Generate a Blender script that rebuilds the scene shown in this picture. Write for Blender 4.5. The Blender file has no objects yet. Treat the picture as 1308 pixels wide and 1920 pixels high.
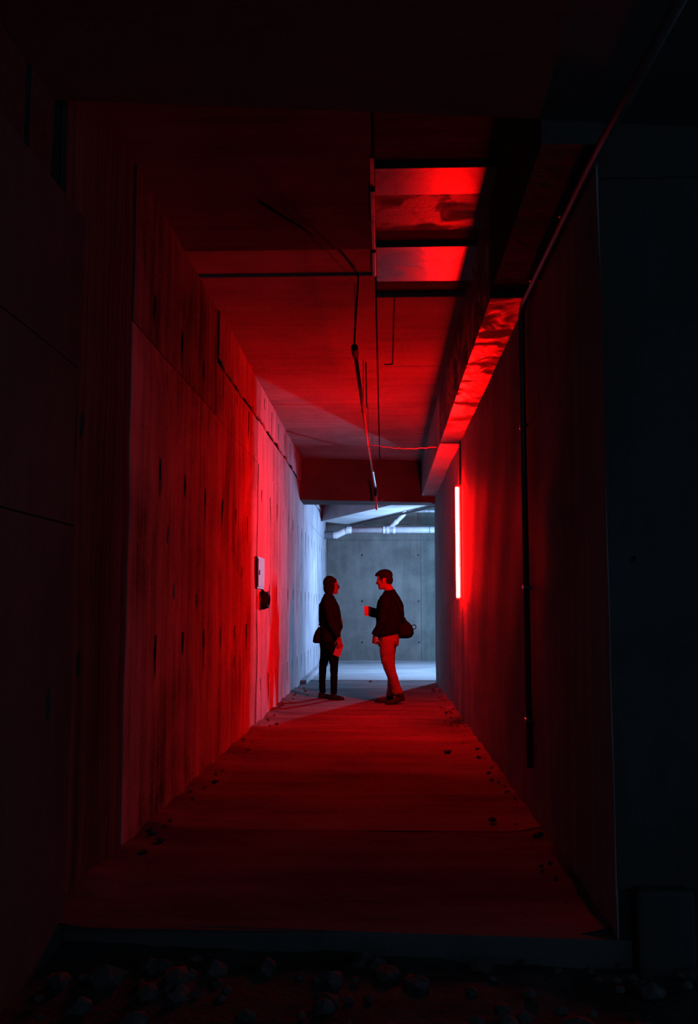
import bpy, bmesh, math, random
import numpy as np
from mathutils import Vector, Matrix

random.seed(7)
SC = bpy.context.scene
COL = SC.collection

# ------------------------------------------------------------------ camera, world, exposure
cam_d = bpy.data.cameras.new('camera')
cam_d.sensor_fit = 'VERTICAL'
cam_d.sensor_height = 36.0 * 1920 / 1836
cam_d.lens = 35.0
cam = bpy.data.objects.new('camera', cam_d)
COL.objects.link(cam)
cam.location = (0, 0, 1.28)
cam.rotation_euler = (math.radians(90 + 5.70), 0, math.radians(2.04))
SC.camera = cam

SC.view_settings.view_transform = 'Standard'
SC.view_settings.look = 'None'
SC.view_settings.exposure = 0.0
SC.view_settings.gamma = 1.0
SC.view_settings.use_curve_mapping = False

world = bpy.data.worlds.new('world')
SC.world = world
world.use_nodes = True
bg = world.node_tree.nodes['Background']
bg.inputs[0].default_value = (0.32, 0.55, 0.85, 1)     # faint dusk behind the photographer
bg.inputs[1].default_value = 0.36
SC.cycles.max_bounces = 5
SC.cycles.diffuse_bounces = 2
SC.cycles.glossy_bounces = 3
SC.cycles.transmission_bounces = 4

TONE = 0.48
RED_POWER = 1650.0
WHITE_POWER = 3700.0

# ------------------------------------------------------------------ materials
def new_mat(name):
    m = bpy.data.materials.new(name)
    m.use_nodes = True
    nt = m.node_tree
    b = nt.nodes['Principled BSDF']
    return m, nt, b

def N(nt, t, **kw):
    n = nt.nodes.new(t)
    for k, v in kw.items():
        setattr(n, k, v)
    return n

def ramp(nt, fac, stops):
    r = N(nt, 'ShaderNodeValToRGB')
    el = r.color_ramp.elements
    while len(el) > 1:
        el.remove(el[-1])
    el[0].position, el[0].color = stops[0][0], (*stops[0][1], 1)
    for p, c in stops[1:]:
        e = el.new(p)
        e.color = (*c, 1)
    nt.links.new(fac, r.inputs[0])
    return r.outputs[0]

def mathn(nt, op, a, b=None, c=None, clamp=False):
    n = N(nt, 'ShaderNodeMath', operation=op, use_clamp=clamp)
    for i, v in enumerate((a, b, c)):
        if v is None:
            continue
        if isinstance(v, (int, float)):
            n.inputs[i].default_value = v
        else:
            nt.links.new(v, n.inputs[i])
    return n.outputs[0]

def noise(nt, vec, scale, detail=5, rough=0.6, dist=0.0):
    n = N(nt, 'ShaderNodeTexNoise')
    nt.links.new(vec, n.inputs['Vector'])
    n.inputs['Scale'].default_value = scale
    n.inputs['Detail'].default_value = detail
    n.inputs['Roughness'].default_value = rough
    n.inputs['Distortion'].default_value = dist
    return n.outputs['Fac']

def stretch(nt, vec, s, off=(0, 0, 0)):
    mp = N(nt, 'ShaderNodeMapping')
    nt.links.new(vec, mp.inputs[0])
    mp.inputs['Scale'].default_value = s
    mp.inputs['Location'].default_value = off
    return mp.outputs[0]

def concrete(name, dark, light, grain=(14, 14, 0.7), grain_amt=0.35, blotch=0.9, rough=(0.7, 0.95),
             bump=0.25, drips=None, seed=0.0, gloss_patch=None, spec=None, spread=(0.28, 0.66)):
    """cast concrete: broad blotches, stretched board grain, fine pitting and rust / damp drips below the tie holes"""
    m, nt, b = new_mat(name)
    tc = N(nt, 'ShaderNodeTexCoord')
    v = stretch(nt, tc.outputs['Object'], (1, 1, 1), (seed, seed * 1.7, seed * .6))
    n1 = noise(nt, v, blotch, 5, 0.62, 0.4)
    n2 = noise(nt, stretch(nt, v, grain), 1.0, 4, 0.65)
    n3 = noise(nt, v, 38, 2, 0.7)
    f = mathn(nt, 'ADD', mathn(nt, 'MULTIPLY', n1, 1 - grain_amt), mathn(nt, 'MULTIPLY', n2, grain_amt))
    f = mathn(nt, 'ADD', f, mathn(nt, 'MULTIPLY', mathn(nt, 'SUBTRACT', n3, 0.5), 0.16))
    d = tuple(x * TONE for x in dark)                       # all concrete scaled darker to weaken bounced light
    l = tuple(x * TONE for x in light)
    mid = tuple((a + c) / 2 for a, c in zip(d, l))
    colr = ramp(nt, f, [(spread[0], d), (sum(spread) / 2, mid), (spread[1], l)])
    if drips:
        y0, dy, z0, dz, amt, length = drips
        sep = N(nt, 'ShaderNodeSeparateXYZ')
        nt.links.new(tc.outputs['Object'], sep.inputs[0])
        wob = mathn(nt, 'MULTIPLY', mathn(nt, 'SUBTRACT', noise(nt, tc.outputs['Object'], 5, 2), 0.5), 0.06)
        yy = mathn(nt, 'ADD', sep.outputs[1], wob)
        ph = mathn(nt, 'FRACT', mathn(nt, 'ADD', mathn(nt, 'DIVIDE', mathn(nt, 'SUBTRACT', yy, y0), dy), 0.5))
        ay = mathn(nt, 'MULTIPLY', mathn(nt, 'ABSOLUTE', mathn(nt, 'SUBTRACT', ph, 0.5)), dy)      # metres from hole column
        my = mathn(nt, 'SUBTRACT', 1.0, mathn(nt, 'DIVIDE', ay, 0.040), clamp=True)
        pz = mathn(nt, 'MULTIPLY', mathn(nt, 'FRACT', mathn(nt, 'DIVIDE', mathn(nt, 'SUBTRACT', z0 + 20 * dz + 0.09, sep.outputs[2]), dz)), dz)
        cell = mathn(nt, 'FLOOR', mathn(nt, 'ADD', mathn(nt, 'DIVIDE', mathn(nt, 'SUBTRACT', yy, y0), dy), 0.5))
        ln = mathn(nt, 'MULTIPLY', mathn(nt, 'ADD', 0.35, mathn(nt, 'FRACT', mathn(nt, 'MULTIPLY', cell, 0.618))), length)
        mz = mathn(nt, 'SUBTRACT', 1.0, mathn(nt, 'DIVIDE', pz, ln), clamp=True)
        mk = mathn(nt, 'MULTIPLY', mathn(nt, 'MULTIPLY', my, mz), 4.5, clamp=True)
        mk = mathn(nt, 'MULTIPLY', mk, mathn(nt, 'MULTIPLY', n2, amt * 1.9, clamp=True), clamp=True)
        mx = N(nt, 'ShaderNodeMix', data_type='RGBA')
        nt.links.new(mk, mx.inputs['Factor'])
        nt.links.new(colr, mx.inputs['A'])
        mx.inputs['B'].default_value = (0.012, 0.011, 0.010, 1)
        colr = mx.outputs['Result']
    nt.links.new(colr, b.inputs['Base Color'])
    mr = N(nt, 'ShaderNodeMapRange')
    nt.links.new(n1 if gloss_patch is None else noise(nt, v, gloss_patch, 5, 0.7, 0.8), mr.inputs[0])
    mr.inputs[1].default_value, mr.inputs[2].default_value = (0.3, 0.7) if gloss_patch is None else (0.46, 0.56)
    mr.inputs[3].default_value, mr.inputs[4].default_value = rough
    nt.links.new(mr.outputs[0], b.inputs['Roughness'])
    b.inputs['Specular IOR Level'].default_value = spec if spec is not None else (0.0 if gloss_patch is None else 0.25)
    bp = N(nt, 'ShaderNodeBump')
    bp.inputs['Strength'].default_value = bump
    bp.inputs['Distance'].default_value = 0.02
    h = mathn(nt, 'ADD', mathn(nt, 'MULTIPLY', n2, 0.7), mathn(nt, 'MULTIPLY', n3, 0.5))
    nt.links.new(h, bp.inputs['Height'])
    nt.links.new(bp.outputs[0], b.inputs['Normal'])
    return m

def plain(name, c, rough=0.6, metal=0.0, vary=0.25, scale=30, bump=0.0, spec=0.5):
    m, nt, b = new_mat(name)
    tc = N(nt, 'ShaderNodeTexCoord')
    n = noise(nt, tc.outputs['Object'], scale, 4)
    lo = tuple(x * (1 - vary) for x in c)
    hi = tuple(min(1, x * (1 + vary)) for x in c)
    nt.links.new(ramp(nt, n, [(0.3, lo), (0.7, hi)]), b.inputs['Base Color'])
    b.inputs['Roughness'].default_value = rough
    b.inputs['Metallic'].default_value = metal
    b.inputs['Specular IOR Level'].default_value = spec
    if bump:
        bp = N(nt, 'ShaderNodeBump')
        bp.inputs['Strength'].default_value = bump
        bp.inputs['Distance'].default_value = 0.01
        nt.links.new(n, bp.inputs['Height'])
        nt.links.new(bp.outputs[0], b.inputs['Normal'])
    return m

def emitter(name, c, s):
    m, nt, b = new_mat(name)
    b.inputs['Base Color'].default_value = (0.8, 0.8, 0.8, 1)
    b.inputs['Emission Color'].default_value = (*c, 1)
    b.inputs['Emission Strength'].default_value = s
    return m

M = {}
M['wall_near'] = concrete('board_marked_concrete', (0.042, 0.039, 0.037), (0.45, 0.435, 0.42), grain=(9, 9, 0.5), grain_amt=0.42,
                          drips=(5.02, 0.77, 1.02, 1.09, 1.0, 0.30), seed=1.3, spread=(0.33, 0.62))
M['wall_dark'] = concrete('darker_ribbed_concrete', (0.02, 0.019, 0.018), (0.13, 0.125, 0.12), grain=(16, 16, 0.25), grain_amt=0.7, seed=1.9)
M['wall_mid'] = concrete('shade_darkened_wall_concrete', (0.036, 0.034, 0.032), (0.33, 0.32, 0.31), grain=(9, 9, 0.5), grain_amt=0.42, spread=(0.34, 0.66), drips=(5.60, 0.77, 3.08, 1.09, 1.0, 0.30), seed=2.9)  # upper near panel, colour darkened to stand in for missing light
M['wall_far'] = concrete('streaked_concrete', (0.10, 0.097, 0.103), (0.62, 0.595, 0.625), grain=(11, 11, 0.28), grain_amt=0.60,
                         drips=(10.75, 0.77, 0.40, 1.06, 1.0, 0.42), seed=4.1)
M['wall_right'] = concrete('smooth_wall_concrete', (0.16, 0.155, 0.15), (0.48, 0.465, 0.45), grain=(7, 7, 0.4), grain_amt=0.5, seed=2.2, bump=0.12, spec=0.004)
M['wall_back'] = concrete('pale_wall_concrete', (0.075, 0.080, 0.070), (0.195, 0.205, 0.180), grain=(6, 6, 0.6), grain_amt=0.3, blotch=1.3, seed=7.7, bump=0.15)
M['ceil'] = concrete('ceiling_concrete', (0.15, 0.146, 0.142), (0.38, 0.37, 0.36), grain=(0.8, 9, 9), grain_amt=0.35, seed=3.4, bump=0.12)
M['ceil_dark'] = concrete('darker_ceiling_concrete', (0.035, 0.034, 0.033), (0.14, 0.136, 0.132), grain=(0.8, 9, 9), grain_amt=0.35, seed=3.9, bump=0.12)  # darker tone for the left ceiling panel nearest the mouth
M['ceil_semi'] = concrete('patchy_ceiling_concrete', (0.05, 0.048, 0.046), (0.15, 0.145, 0.14), grain=(0.8, 7, 7), grain_amt=0.4, seed=10.4, bump=0.2, rough=(0.4, 0.8), gloss_patch=3.0, spec=0.04)
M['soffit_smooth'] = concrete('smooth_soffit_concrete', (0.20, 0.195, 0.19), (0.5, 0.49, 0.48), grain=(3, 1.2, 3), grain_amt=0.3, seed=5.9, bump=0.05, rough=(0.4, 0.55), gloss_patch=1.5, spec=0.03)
M['ceil_gloss'] = concrete('sealed_ceiling_concrete', (0.06, 0.058, 0.056), (0.16, 0.155, 0.15), grain=(0.8, 7, 7), grain_amt=0.3, seed=9.4,
                           bump=0.02, rough=(0.27, 0.33), gloss_patch=2.2, spec=0.05)
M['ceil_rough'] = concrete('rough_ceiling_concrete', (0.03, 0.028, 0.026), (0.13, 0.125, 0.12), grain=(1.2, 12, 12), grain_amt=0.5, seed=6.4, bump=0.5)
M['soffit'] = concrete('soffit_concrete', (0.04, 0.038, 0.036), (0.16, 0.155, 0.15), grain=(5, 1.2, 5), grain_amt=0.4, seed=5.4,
                       bump=0.06, rough=(0.32, 0.95), gloss_patch=2.4, spec=0.10)
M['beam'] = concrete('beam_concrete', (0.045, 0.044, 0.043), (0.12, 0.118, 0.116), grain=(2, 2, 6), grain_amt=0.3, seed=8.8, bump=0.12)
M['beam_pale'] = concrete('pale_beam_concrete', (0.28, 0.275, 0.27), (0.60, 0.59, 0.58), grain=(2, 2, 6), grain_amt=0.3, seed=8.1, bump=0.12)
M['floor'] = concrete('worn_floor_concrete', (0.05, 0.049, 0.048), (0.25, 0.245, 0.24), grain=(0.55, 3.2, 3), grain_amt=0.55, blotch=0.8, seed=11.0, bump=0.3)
M['floor_shade'] = concrete('shade_darkened_floor_concrete', (0.03, 0.0295, 0.029), (0.17, 0.167, 0.163), grain=(0.55, 3.2, 3), grain_amt=0.55, blotch=0.8, seed=11.0, bump=0.3)  # floor concrete darkened in colour to imitate light falloff at the mouth
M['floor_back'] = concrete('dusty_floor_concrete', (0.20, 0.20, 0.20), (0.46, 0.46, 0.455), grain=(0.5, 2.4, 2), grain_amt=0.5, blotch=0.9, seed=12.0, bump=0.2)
M['backing'] = plain('joint_shadow_concrete', (0.03, 0.029, 0.028), 0.95, spec=0.0)
M['near'] = concrete('dark_front_concrete', (0.045, 0.044, 0.043), (0.10, 0.098, 0.096), grain=(5, 5, 0.6), grain_amt=0.35, seed=15.0)
M['earth'] = concrete('rubbly_earth', (0.015, 0.015, 0.0145), (0.12, 0.12, 0.116), grain=(6, 6, 6), grain_amt=0.5, blotch=2.5, seed=17.0, bump=0.8)
M['steel'] = plain('galvanised_steel', (0.42, 0.42, 0.42), 0.35, 0.85)
M['conduit'] = plain('dull_conduit_metal', (0.045, 0.043, 0.042), 0.4, 0.3)
M['pipe_paint'] = plain('dull_painted_pipe', (0.10, 0.095, 0.09), 0.45, 0, 0.2, 12, 0, 0.08)
M['pipe_white'] = plain('pale_painted_pipe', (0.16, 0.16, 0.165), 0.45, 0, 0.1, 12, 0, 0.15)
M['black'] = plain('black_rubber', (0.005, 0.005, 0.005), 0.8, spec=0.02)
M['pvc'] = plain('pale_pvc', (0.34, 0.345, 0.35), 0.35, 0, 0.12, 8)
M['pvc_grey'] = plain('grey_pvc', (0.06, 0.064, 0.07), 0.6, spec=0.05)
M['box'] = plain('painted_box_metal', (0.085, 0.085, 0.087), 0.6, 0.0, 0.12, spec=0.02)
M['housing'] = plain('white_lamp_housing', (0.6, 0.58, 0.56), 0.4, 0, 0.1)
M['red_tube'] = emitter('glowing_red_tube', (1.0, 0.0013, 0.0011), RED_POWER)
M['white_tube'] = emitter('glowing_white_tube', (0.35, 0.63, 1.15), WHITE_POWER)
M['skin'] = plain('skin', (0.105, 0.068, 0.052), 0.7, 0, 0.1, 12, 0, 0.02)
M['hair'] = plain('dark_hair', (0.005, 0.004, 0.0035), 0.7, 0, 0.4, 80, 0.4, 0.01)
M['jacket_m'] = plain('black_jacket_cloth', (0.0028, 0.0024, 0.0030), 0.9, 0, 0.3, 60, 0.15, 0.0)
M['jacket_w'] = plain('charcoal_jacket_cloth', (0.0048, 0.0042, 0.0050), 0.85, 0, 0.3, 60, 0.15, 0.0)
M['trousers_w'] = plain('black_trouser_cloth', (0.0022, 0.0019, 0.0024), 0.9, 0, 0.3, 60, 0.1, 0.0)
M['khaki'] = plain('khaki_cloth', (0.088, 0.075, 0.06), 0.85, 0, 0.1, 40, 0.15, 0.0)
M['shoe'] = plain('polished_black_leather', (0.006, 0.005, 0.005), 0.18, 0, 0.3, 30, 0, 0.25)
M['shoe_m'] = plain('dark_shoe_leather', (0.009, 0.007, 0.006), 0.5, 0, 0.3, 30, 0, 0.05)
M['sole'] = plain('dark_rubber_sole', (0.008, 0.008, 0.008), 0.9, spec=0.0)
M['shirt'] = plain('white_shirt_cotton', (0.11, 0.11, 0.12), 0.8, 0, 0.05, spec=0.0)
M['bag'] = plain('black_bag_nylon', (0.005, 0.0045, 0.005), 0.8, 0, 0.3, 50, 0.2, 0.0)
M['paper'] = plain('white_paper', (0.17, 0.166, 0.16), 0.8, 0, 0.03, 8, 0, 0.02)
M['paper_shade'] = plain('shaded_paper', (0.020, 0.016, 0.018), 0.8, 0, 0.15, 8, 0, 0.0)  # page turned from the lamp, its shade put into the colour
M['stone'] = plain('grey_rubble', (0.05, 0.048, 0.046), 0.95, 0, 0.4, 18, spec=0.0)
m, nt, b = new_mat('spectacle_glass')
b.inputs['Base Color'].default_value = (0.9, 0.95, 1, 1)
b.inputs['Roughness'].default_value = 0.05
b.inputs['Transmission Weight'].default_value = 0.9
M['lens'] = m

# ------------------------------------------------------------------ object helpers
def obj(name, me, mat, parent=None, smooth=False):
    if isinstance(me, bmesh.types.BMesh):
        bm = me
        bmesh.ops.recalc_face_normals(bm, faces=bm.faces)
        me = bpy.data.meshes.new(name)
        bm.to_mesh(me)
        bm.free()
    o = bpy.data.objects.new(name, me)
    COL.objects.link(o)
    if mat is not None:
        me.materials.clear()
        me.materials.append(mat)
    if smooth:
        me.polygons.foreach_set('use_smooth', [True] * len(me.polygons))
    if parent is not None:
        o.parent = parent
        o.matrix_parent_inverse = parent.matrix_world.inverted()
    return o

def tag(o, label=None, cat=None, group=None, kind=None):
    if label: o['label'] = label
    if cat: o['category'] = cat
    if group: o['group'] = group
    if kind: o['kind'] = kind
    return o

def empty(name, loc):
    o = bpy.data.objects.new(name, None)
    COL.objects.link(o)
    o.location = loc
    o.empty_display_size = 0.1
    o.matrix_world = Matrix.Translation(loc)
    return o

def box(bm, x0, x1, y0, y1, z0, z1, bevel=0.0):
    t = bmesh.new()
    vs = [t.verts.new((x, y, z)) for z in (z0, z1) for x, y in ((x0, y0), (x1, y0), (x1, y1), (x0, y1))]
    for f in ((3, 2, 1, 0), (4, 5, 6, 7), (0, 1, 5, 4), (1, 2, 6, 5), (2, 3, 7, 6), (3, 0, 4, 7)):
        t.faces.new([vs[i] for i in f])
    if bevel:
        bmesh.ops.bevel(t, geom=t.edges[:], offset=bevel, segments=2, affect='EDGES', profile=0.5)
    me = bpy.data.meshes.new('t')
    t.to_mesh(me)
    t.free()
    bm.from_mesh(me)
    bpy.data.meshes.remove(me)
    return bm

def B(*a, **k):
    return box(bmesh.new(), *a, **k)

def prism(bm, pts_bottom, z0, z1s):
    """plan polygon extruded from z0 to z1s; z0 may be one number or a list per corner"""
    n = len(pts_bottom)
    lo = z0 if isinstance(z0, (list, tuple)) else [z0] * n
    hi = z1s if isinstance(z1s, (list, tuple)) else [z1s] * n
    a = [bm.verts.new((p[0], p[1], lo[i])) for i, p in enumerate(pts_bottom)]
    c = [bm.verts.new((p[0], p[1], hi[i])) for i, p in enumerate(pts_bottom)]
    bm.faces.new(a[::-1])
    bm.faces.new(c)
    for i in range(n):
        j = (i + 1) % n
        bm.faces.new([a[i], a[j], c[j], c[i]])
    return bm

def frame(d):
    d = d.normalized()
    ref = Vector((0, 0, 1)) if abs(d.z) < 0.9 else Vector((1, 0, 0))
    a = d.cross(ref).normalized()
    return a, d.cross(a).normalized()

def tube(bm, pts, rads, n=12, cap='flat'):
    """swept round tube through points; cap 'round' adds domed ends"""
    pts = [Vector(p) for p in pts]
    if isinstance(rads, (int, float)):
        rads = [rads] * len(pts)
    rads = list(rads)
    if cap == 'round':
        d0 = (pts[0] - pts[1]).normalized()
        d1 = (pts[-1] - pts[-2]).normalized()
        pre = [(pts[0] + d0 * rads[0] * s, rads[0] * c) for s, c in ((0.92, 0.35), (0.7, 0.71), (0.38, 0.92))]
        post = [(pts[-1] + d1 * rads[-1] * s, rads[-1] * c) for s, c in ((0.38, 0.92), (0.7, 0.71), (0.92, 0.35))]
        pts = [p for p, _ in pre] + pts + [p for p, _ in post]
        rads = [r for _, r in pre] + rads + [r for _, r in post]
    rings = []
    a_prev = None
    for i, p in enumerate(pts):
        d = (pts[min(i + 1, len(pts) - 1)] - pts[max(i - 1, 0)])
        if d.length < 1e-9:
            d = Vector((0, 0, 1))
        d.normalize()
        if a_prev is None:
            a, c = frame(d)
        else:
            a = (a_prev - d * a_prev.dot(d))
            if a.length < 1e-6:
                a, c = frame(d)
            a.normalize()
            c = d.cross(a).normalized()
        a_prev = a
        rings.append([bm.verts.new(p + (a * math.cos(t) + c * math.sin(t)) * rads[i])
                      for t in (2 * math.pi * k / n for k in range(n))])
    for r0, r1 in zip(rings, rings[1:]):
        for k in range(n):
            bm.faces.new([r0[k], r0[(k + 1) % n], r1[(k + 1) % n], r1[k]])
    bm.faces.new(rings[0][::-1])
    bm.faces.new(rings[-1])
    return bm

def loft(bm, st, n=28, power=2.0):
    """stack of horizontal superellipse rings: (cx, cy, z, rx, ry[, twist degrees])"""
    rings = []
    for s in st:
        cx, cy, z, rx, ry = s[:5]
        tw = math.radians(s[5]) if len(s) > 5 else 0
        ring = []
        for k in range(n):
            t = 2 * math.pi * k / n
            cc, ss = math.cos(t), math.sin(t)
            x = rx * math.copysign(abs(cc) ** (2 / power), cc)
            y = ry * math.copysign(abs(ss) ** (2 / power), ss)
            ring.append(bm.verts.new((cx + x * math.cos(tw) - y * math.sin(tw), cy + x * math.sin(tw) + y * math.cos(tw), z)))
        rings.append(ring)
    for r0, r1 in zip(rings, rings[1:]):
        for k in range(n):
            bm.faces.new([r0[k], r0[(k + 1) % n], r1[(k + 1) % n], r1[k]])
    bm.faces.new(rings[0][::-1])
    bm.faces.new(rings[-1])
    return bm

def ell(bm, c, r, rot=None, seg=20):
    mt = Matrix.Translation(c)
    if rot is not None:
        mt = mt @ rot.to_4x4()
    mt = mt @ Matrix.Diagonal((r[0], r[1], r[2], 1))
    bmesh.ops.create_uvsphere(bm, u_segments=seg, v_segments=seg // 2 + 2, radius=1, matrix=mt)
    return bm

def bend_path(pts, r=0.08, k=6):
    """round the corners of a polyline"""
    pts = [Vector(p) for p in pts]
    out = [pts[0]]
    for i in range(1, len(pts) - 1):
        a, p, c = pts[i - 1], pts[i], pts[i + 1]
        d0 = (a - p); d1 = (c - p)
        q = min(r, d0.length * 0.45, d1.length * 0.45)
        s, e = p + d0.normalized() * q, p + d1.normalized() * q
        for j in range(k + 1):
            t = j / k
            out.append(s * (1 - t) ** 2 + p * 2 * t * (1 - t) + e * t * t)
    out.append(pts[-1])
    return out

def fuse(bm, voxel, smooth_it=6, wrinkle=0.0, wsize=0.08, disp_mid=0.5):
    """fuse overlapping closed shapes into one continuous skin"""
    bmesh.ops.recalc_face_normals(bm, faces=bm.faces)
    me = bpy.data.meshes.new('raw')
    bm.to_mesh(me)
    bm.free()
    o = bpy.data.objects.new('raw', me)
    COL.objects.link(o)
    md = o.modifiers.new('r', 'REMESH')
    md.mode = 'VOXEL'
    md.voxel_size = voxel
    ms = o.modifiers.new('s', 'SMOOTH')
    ms.iterations = smooth_it
    ms.factor = 0.5
    if wrinkle:
        tx = bpy.data.textures.new('wr', 'CLOUDS')
        tx.noise_scale = wsize
        tx.noise_depth = 2
        dm = o.modifiers.new('d', 'DISPLACE')
        dm.texture = tx
        dm.strength = wrinkle
        dm.mid_level = disp_mid
        dm.texture_coords = 'LOCAL'
    dg = bpy.context.evaluated_depsgraph_get()
    dg.update()
    out = bpy.data.meshes.new_from_object(o.evaluated_get(dg))
    bpy.data.objects.remove(o)
    bpy.data.meshes.remove(me)
    out.polygons.foreach_set('use_smooth', [True] * len(out.polygons))
    return out

# ------------------------------------------------------------------ the setting
XL, XR = -1.38, 0.90          # corridor walls
YN, YE = 3.85, 16.5           # corridor mouth and end
YB = 23.4                     # far wall
ZC = 3.76

def wall_panel(axis, face, u0, u1, z0, z1, mat, parent, holes=(), sign=1, step=0.16, back=0.02, wave=0.004, rag=0.0, hole=(0.022, 0.05)):
    """cast panel standing on plane axis=face, looking to sign; real tie-hole recesses and a set-back edge all round"""
    g = 0.0035
    u0 += g; u1 -= g; z0 += g if z0 > 0.01 else 0; z1 -= g
    hs = [(u, z) for u, z in holes if u0 + 0.06 < u < u1 - 0.06 and z0 + 0.08 < z < z1 - 0.08]
    def lines(a, b, cs, r):
        L = list(np.linspace(a, b, max(2, int((b - a) / step) + 1)))
        for c in cs:
            L = [x for x in L if abs(x - c) > r * 1.6 or x in (a, b)]
        for c in cs:
            L += [c - r * 1.25, c - r * .8, c, c + r * .8, c + r * 1.25]
        L = sorted(set(round(x, 5) for x in L))
        return L
    U = lines(u0, u1, sorted(set(round(h[0], 3) for h in hs)), hole[0])
    Z = lines(z0, z1, sorted(set(round(h[1], 3) for h in hs)), hole[1])
    U = [U[0]] + U + [U[-1]]
    Z = [Z[0]] + Z + [Z[-1]]
    nu, nz = len(U), len(Z)
    uu, zz = np.meshgrid(np.array(U), np.array(Z), indexing='ij')
    d = wave * (np.sin(uu * 2.1 + face * 3) * np.cos(zz * 2.7 + 1) + 0.6 * np.sin(uu * 5.3 + zz * 3.9) + 0.5 * np.sin(zz * 9.1 - uu * 1.7))
    for hu, hz in hs:
        q = ((uu - hu) / hole[0]) ** 2 + ((zz - hz) / hole[1]) ** 2
        d = np.where(q < 0.99, d - 0.045, d)
    if rag:
        zz[:, 1] += 0
        jit = rag * (np.sin(uu[:, 1] * 31) * 0.5 + np.sin(uu[:, 1] * 73 + 1) * 0.35 + np.sin(uu[:, 1] * 13) * .5)
        zz[:, 0] += jit; zz[:, 1] += jit
    edge = np.zeros_like(d, bool)
    edge[0, :] = edge[-1, :] = True
    edge[:, 0] = edge[:, -1] = True
    d = np.where(edge, -back, d)
    co = np.zeros((nu, nz, 3))
    if axis == 'x':
        co[..., 0] = face + sign * d; co[..., 1] = uu; co[..., 2] = zz
    else:
        co[..., 1] = face + sign * d; co[..., 0] = uu; co[..., 2] = zz
    idx = np.arange(nu * nz).reshape(nu, nz)
    q = np.stack([idx[:-1, :-1], idx[1:, :-1], idx[1:, 1:], idx[:-1, 1:]], -1).reshape(-1, 4)
    if (axis == 'x') == (sign < 0):
        q = q[:, ::-1]
    me = bpy.data.meshes.new('concrete_panel')
    me.from_pydata(co.reshape(-1, 3).tolist(), [], q.tolist())
    me.update()
    return obj('concrete_panel', me, mat, parent)

# --- left wall
wl = tag(obj('wall_left', B(-1.75, XL - 0.03, 3.6, YB + 0.4, -0.4, 4.2), M['backing']), 'board-marked concrete wall along the left of the corridor', 'wall', kind='structure')
near_holes = [(5.02 + .77 * k, z) for k in range(8) for z in (1.02, 2.12)]
near_holes += [(5.6 + .77 * k, 3.08) for k in range(6)] + [(6.04, 1.74), (6.25, 1.38), (7.05, 1.33), (8.9, .77), (9.3, 1.62)]
far_holes = [(10.75 + .77 * k, z) for k in range(17) for z in (0.40, 1.46, 2.52)]
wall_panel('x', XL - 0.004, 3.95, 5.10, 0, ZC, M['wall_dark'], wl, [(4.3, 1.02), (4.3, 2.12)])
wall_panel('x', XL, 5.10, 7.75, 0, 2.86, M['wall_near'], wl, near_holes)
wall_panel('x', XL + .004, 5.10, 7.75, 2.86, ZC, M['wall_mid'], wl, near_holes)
wall_panel('x', XL, 7.75, 10.40, 0, 2.86, M['wall_near'], wl, near_holes)
wall_panel('x', XL, 7.75, 10.40, 2.86, 3.33, M['wall_near'], wl)
wall_panel('x', XL + .022, 7.75, 10.40, 3.34, ZC, M['wall_near'], wl, rag=0.03)
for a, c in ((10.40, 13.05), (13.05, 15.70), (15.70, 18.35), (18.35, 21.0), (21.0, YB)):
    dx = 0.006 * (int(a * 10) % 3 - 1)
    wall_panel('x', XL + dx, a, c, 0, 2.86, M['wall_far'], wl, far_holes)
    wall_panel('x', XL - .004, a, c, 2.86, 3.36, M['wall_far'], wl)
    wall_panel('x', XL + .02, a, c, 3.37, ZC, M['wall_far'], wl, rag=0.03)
# low kerb at the foot of the far left wall
k = obj('kerb', B(XL - .02, XL + .10, 16.0, YB, -.05, .07, bevel=.012), M['wall_far'], wl)

# --- right wall
wr = tag(obj('wall_right', B(XR + .008, XR + .42, YN + .02, YE, -.4, 3.9), M['backing']), 'smooth concrete wall along the right of the corridor', 'wall', kind='structure')
wall_panel('x', XR, YN, 10.93, 0, 3.2, M['wall_right'], wr, sign=-1, back=.006, wave=.003)
wall_panel('x', XR - .004, 10.93, YE, 0, 3.2, M['wall_right'], wr, sign=-1)
wall_panel('y', YN, XR, XR + .62, .19, 3.06, M['near'], wr, [(1.0, 1.47)], sign=-1, back=.003, wave=.002, hole=(.011, .011))
wall_panel('y', YN, XR, XR + .62, 3.06, 3.5, M['near'], wr, sign=-1, back=.003, wave=.002)
wall_panel('y', YE + .01, XR - .004, XR + .42, 0, 3.2, M['wall_right'], wr, sign=1)
obj('plinth', B(.955, 1.175, YN - .09, YN + .3, -.3, .21, bevel=.02), M['near'], wr)
obj('wall_return', B(XR + .3, 6.2, YE - .6, YE, -.2, 4.2), M['wall_right'], wr)
obj('front_return', B(XR + .03, 6.0, YN + .03, YN + .4, -.3, 4.0), M['near'], wr)

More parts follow.
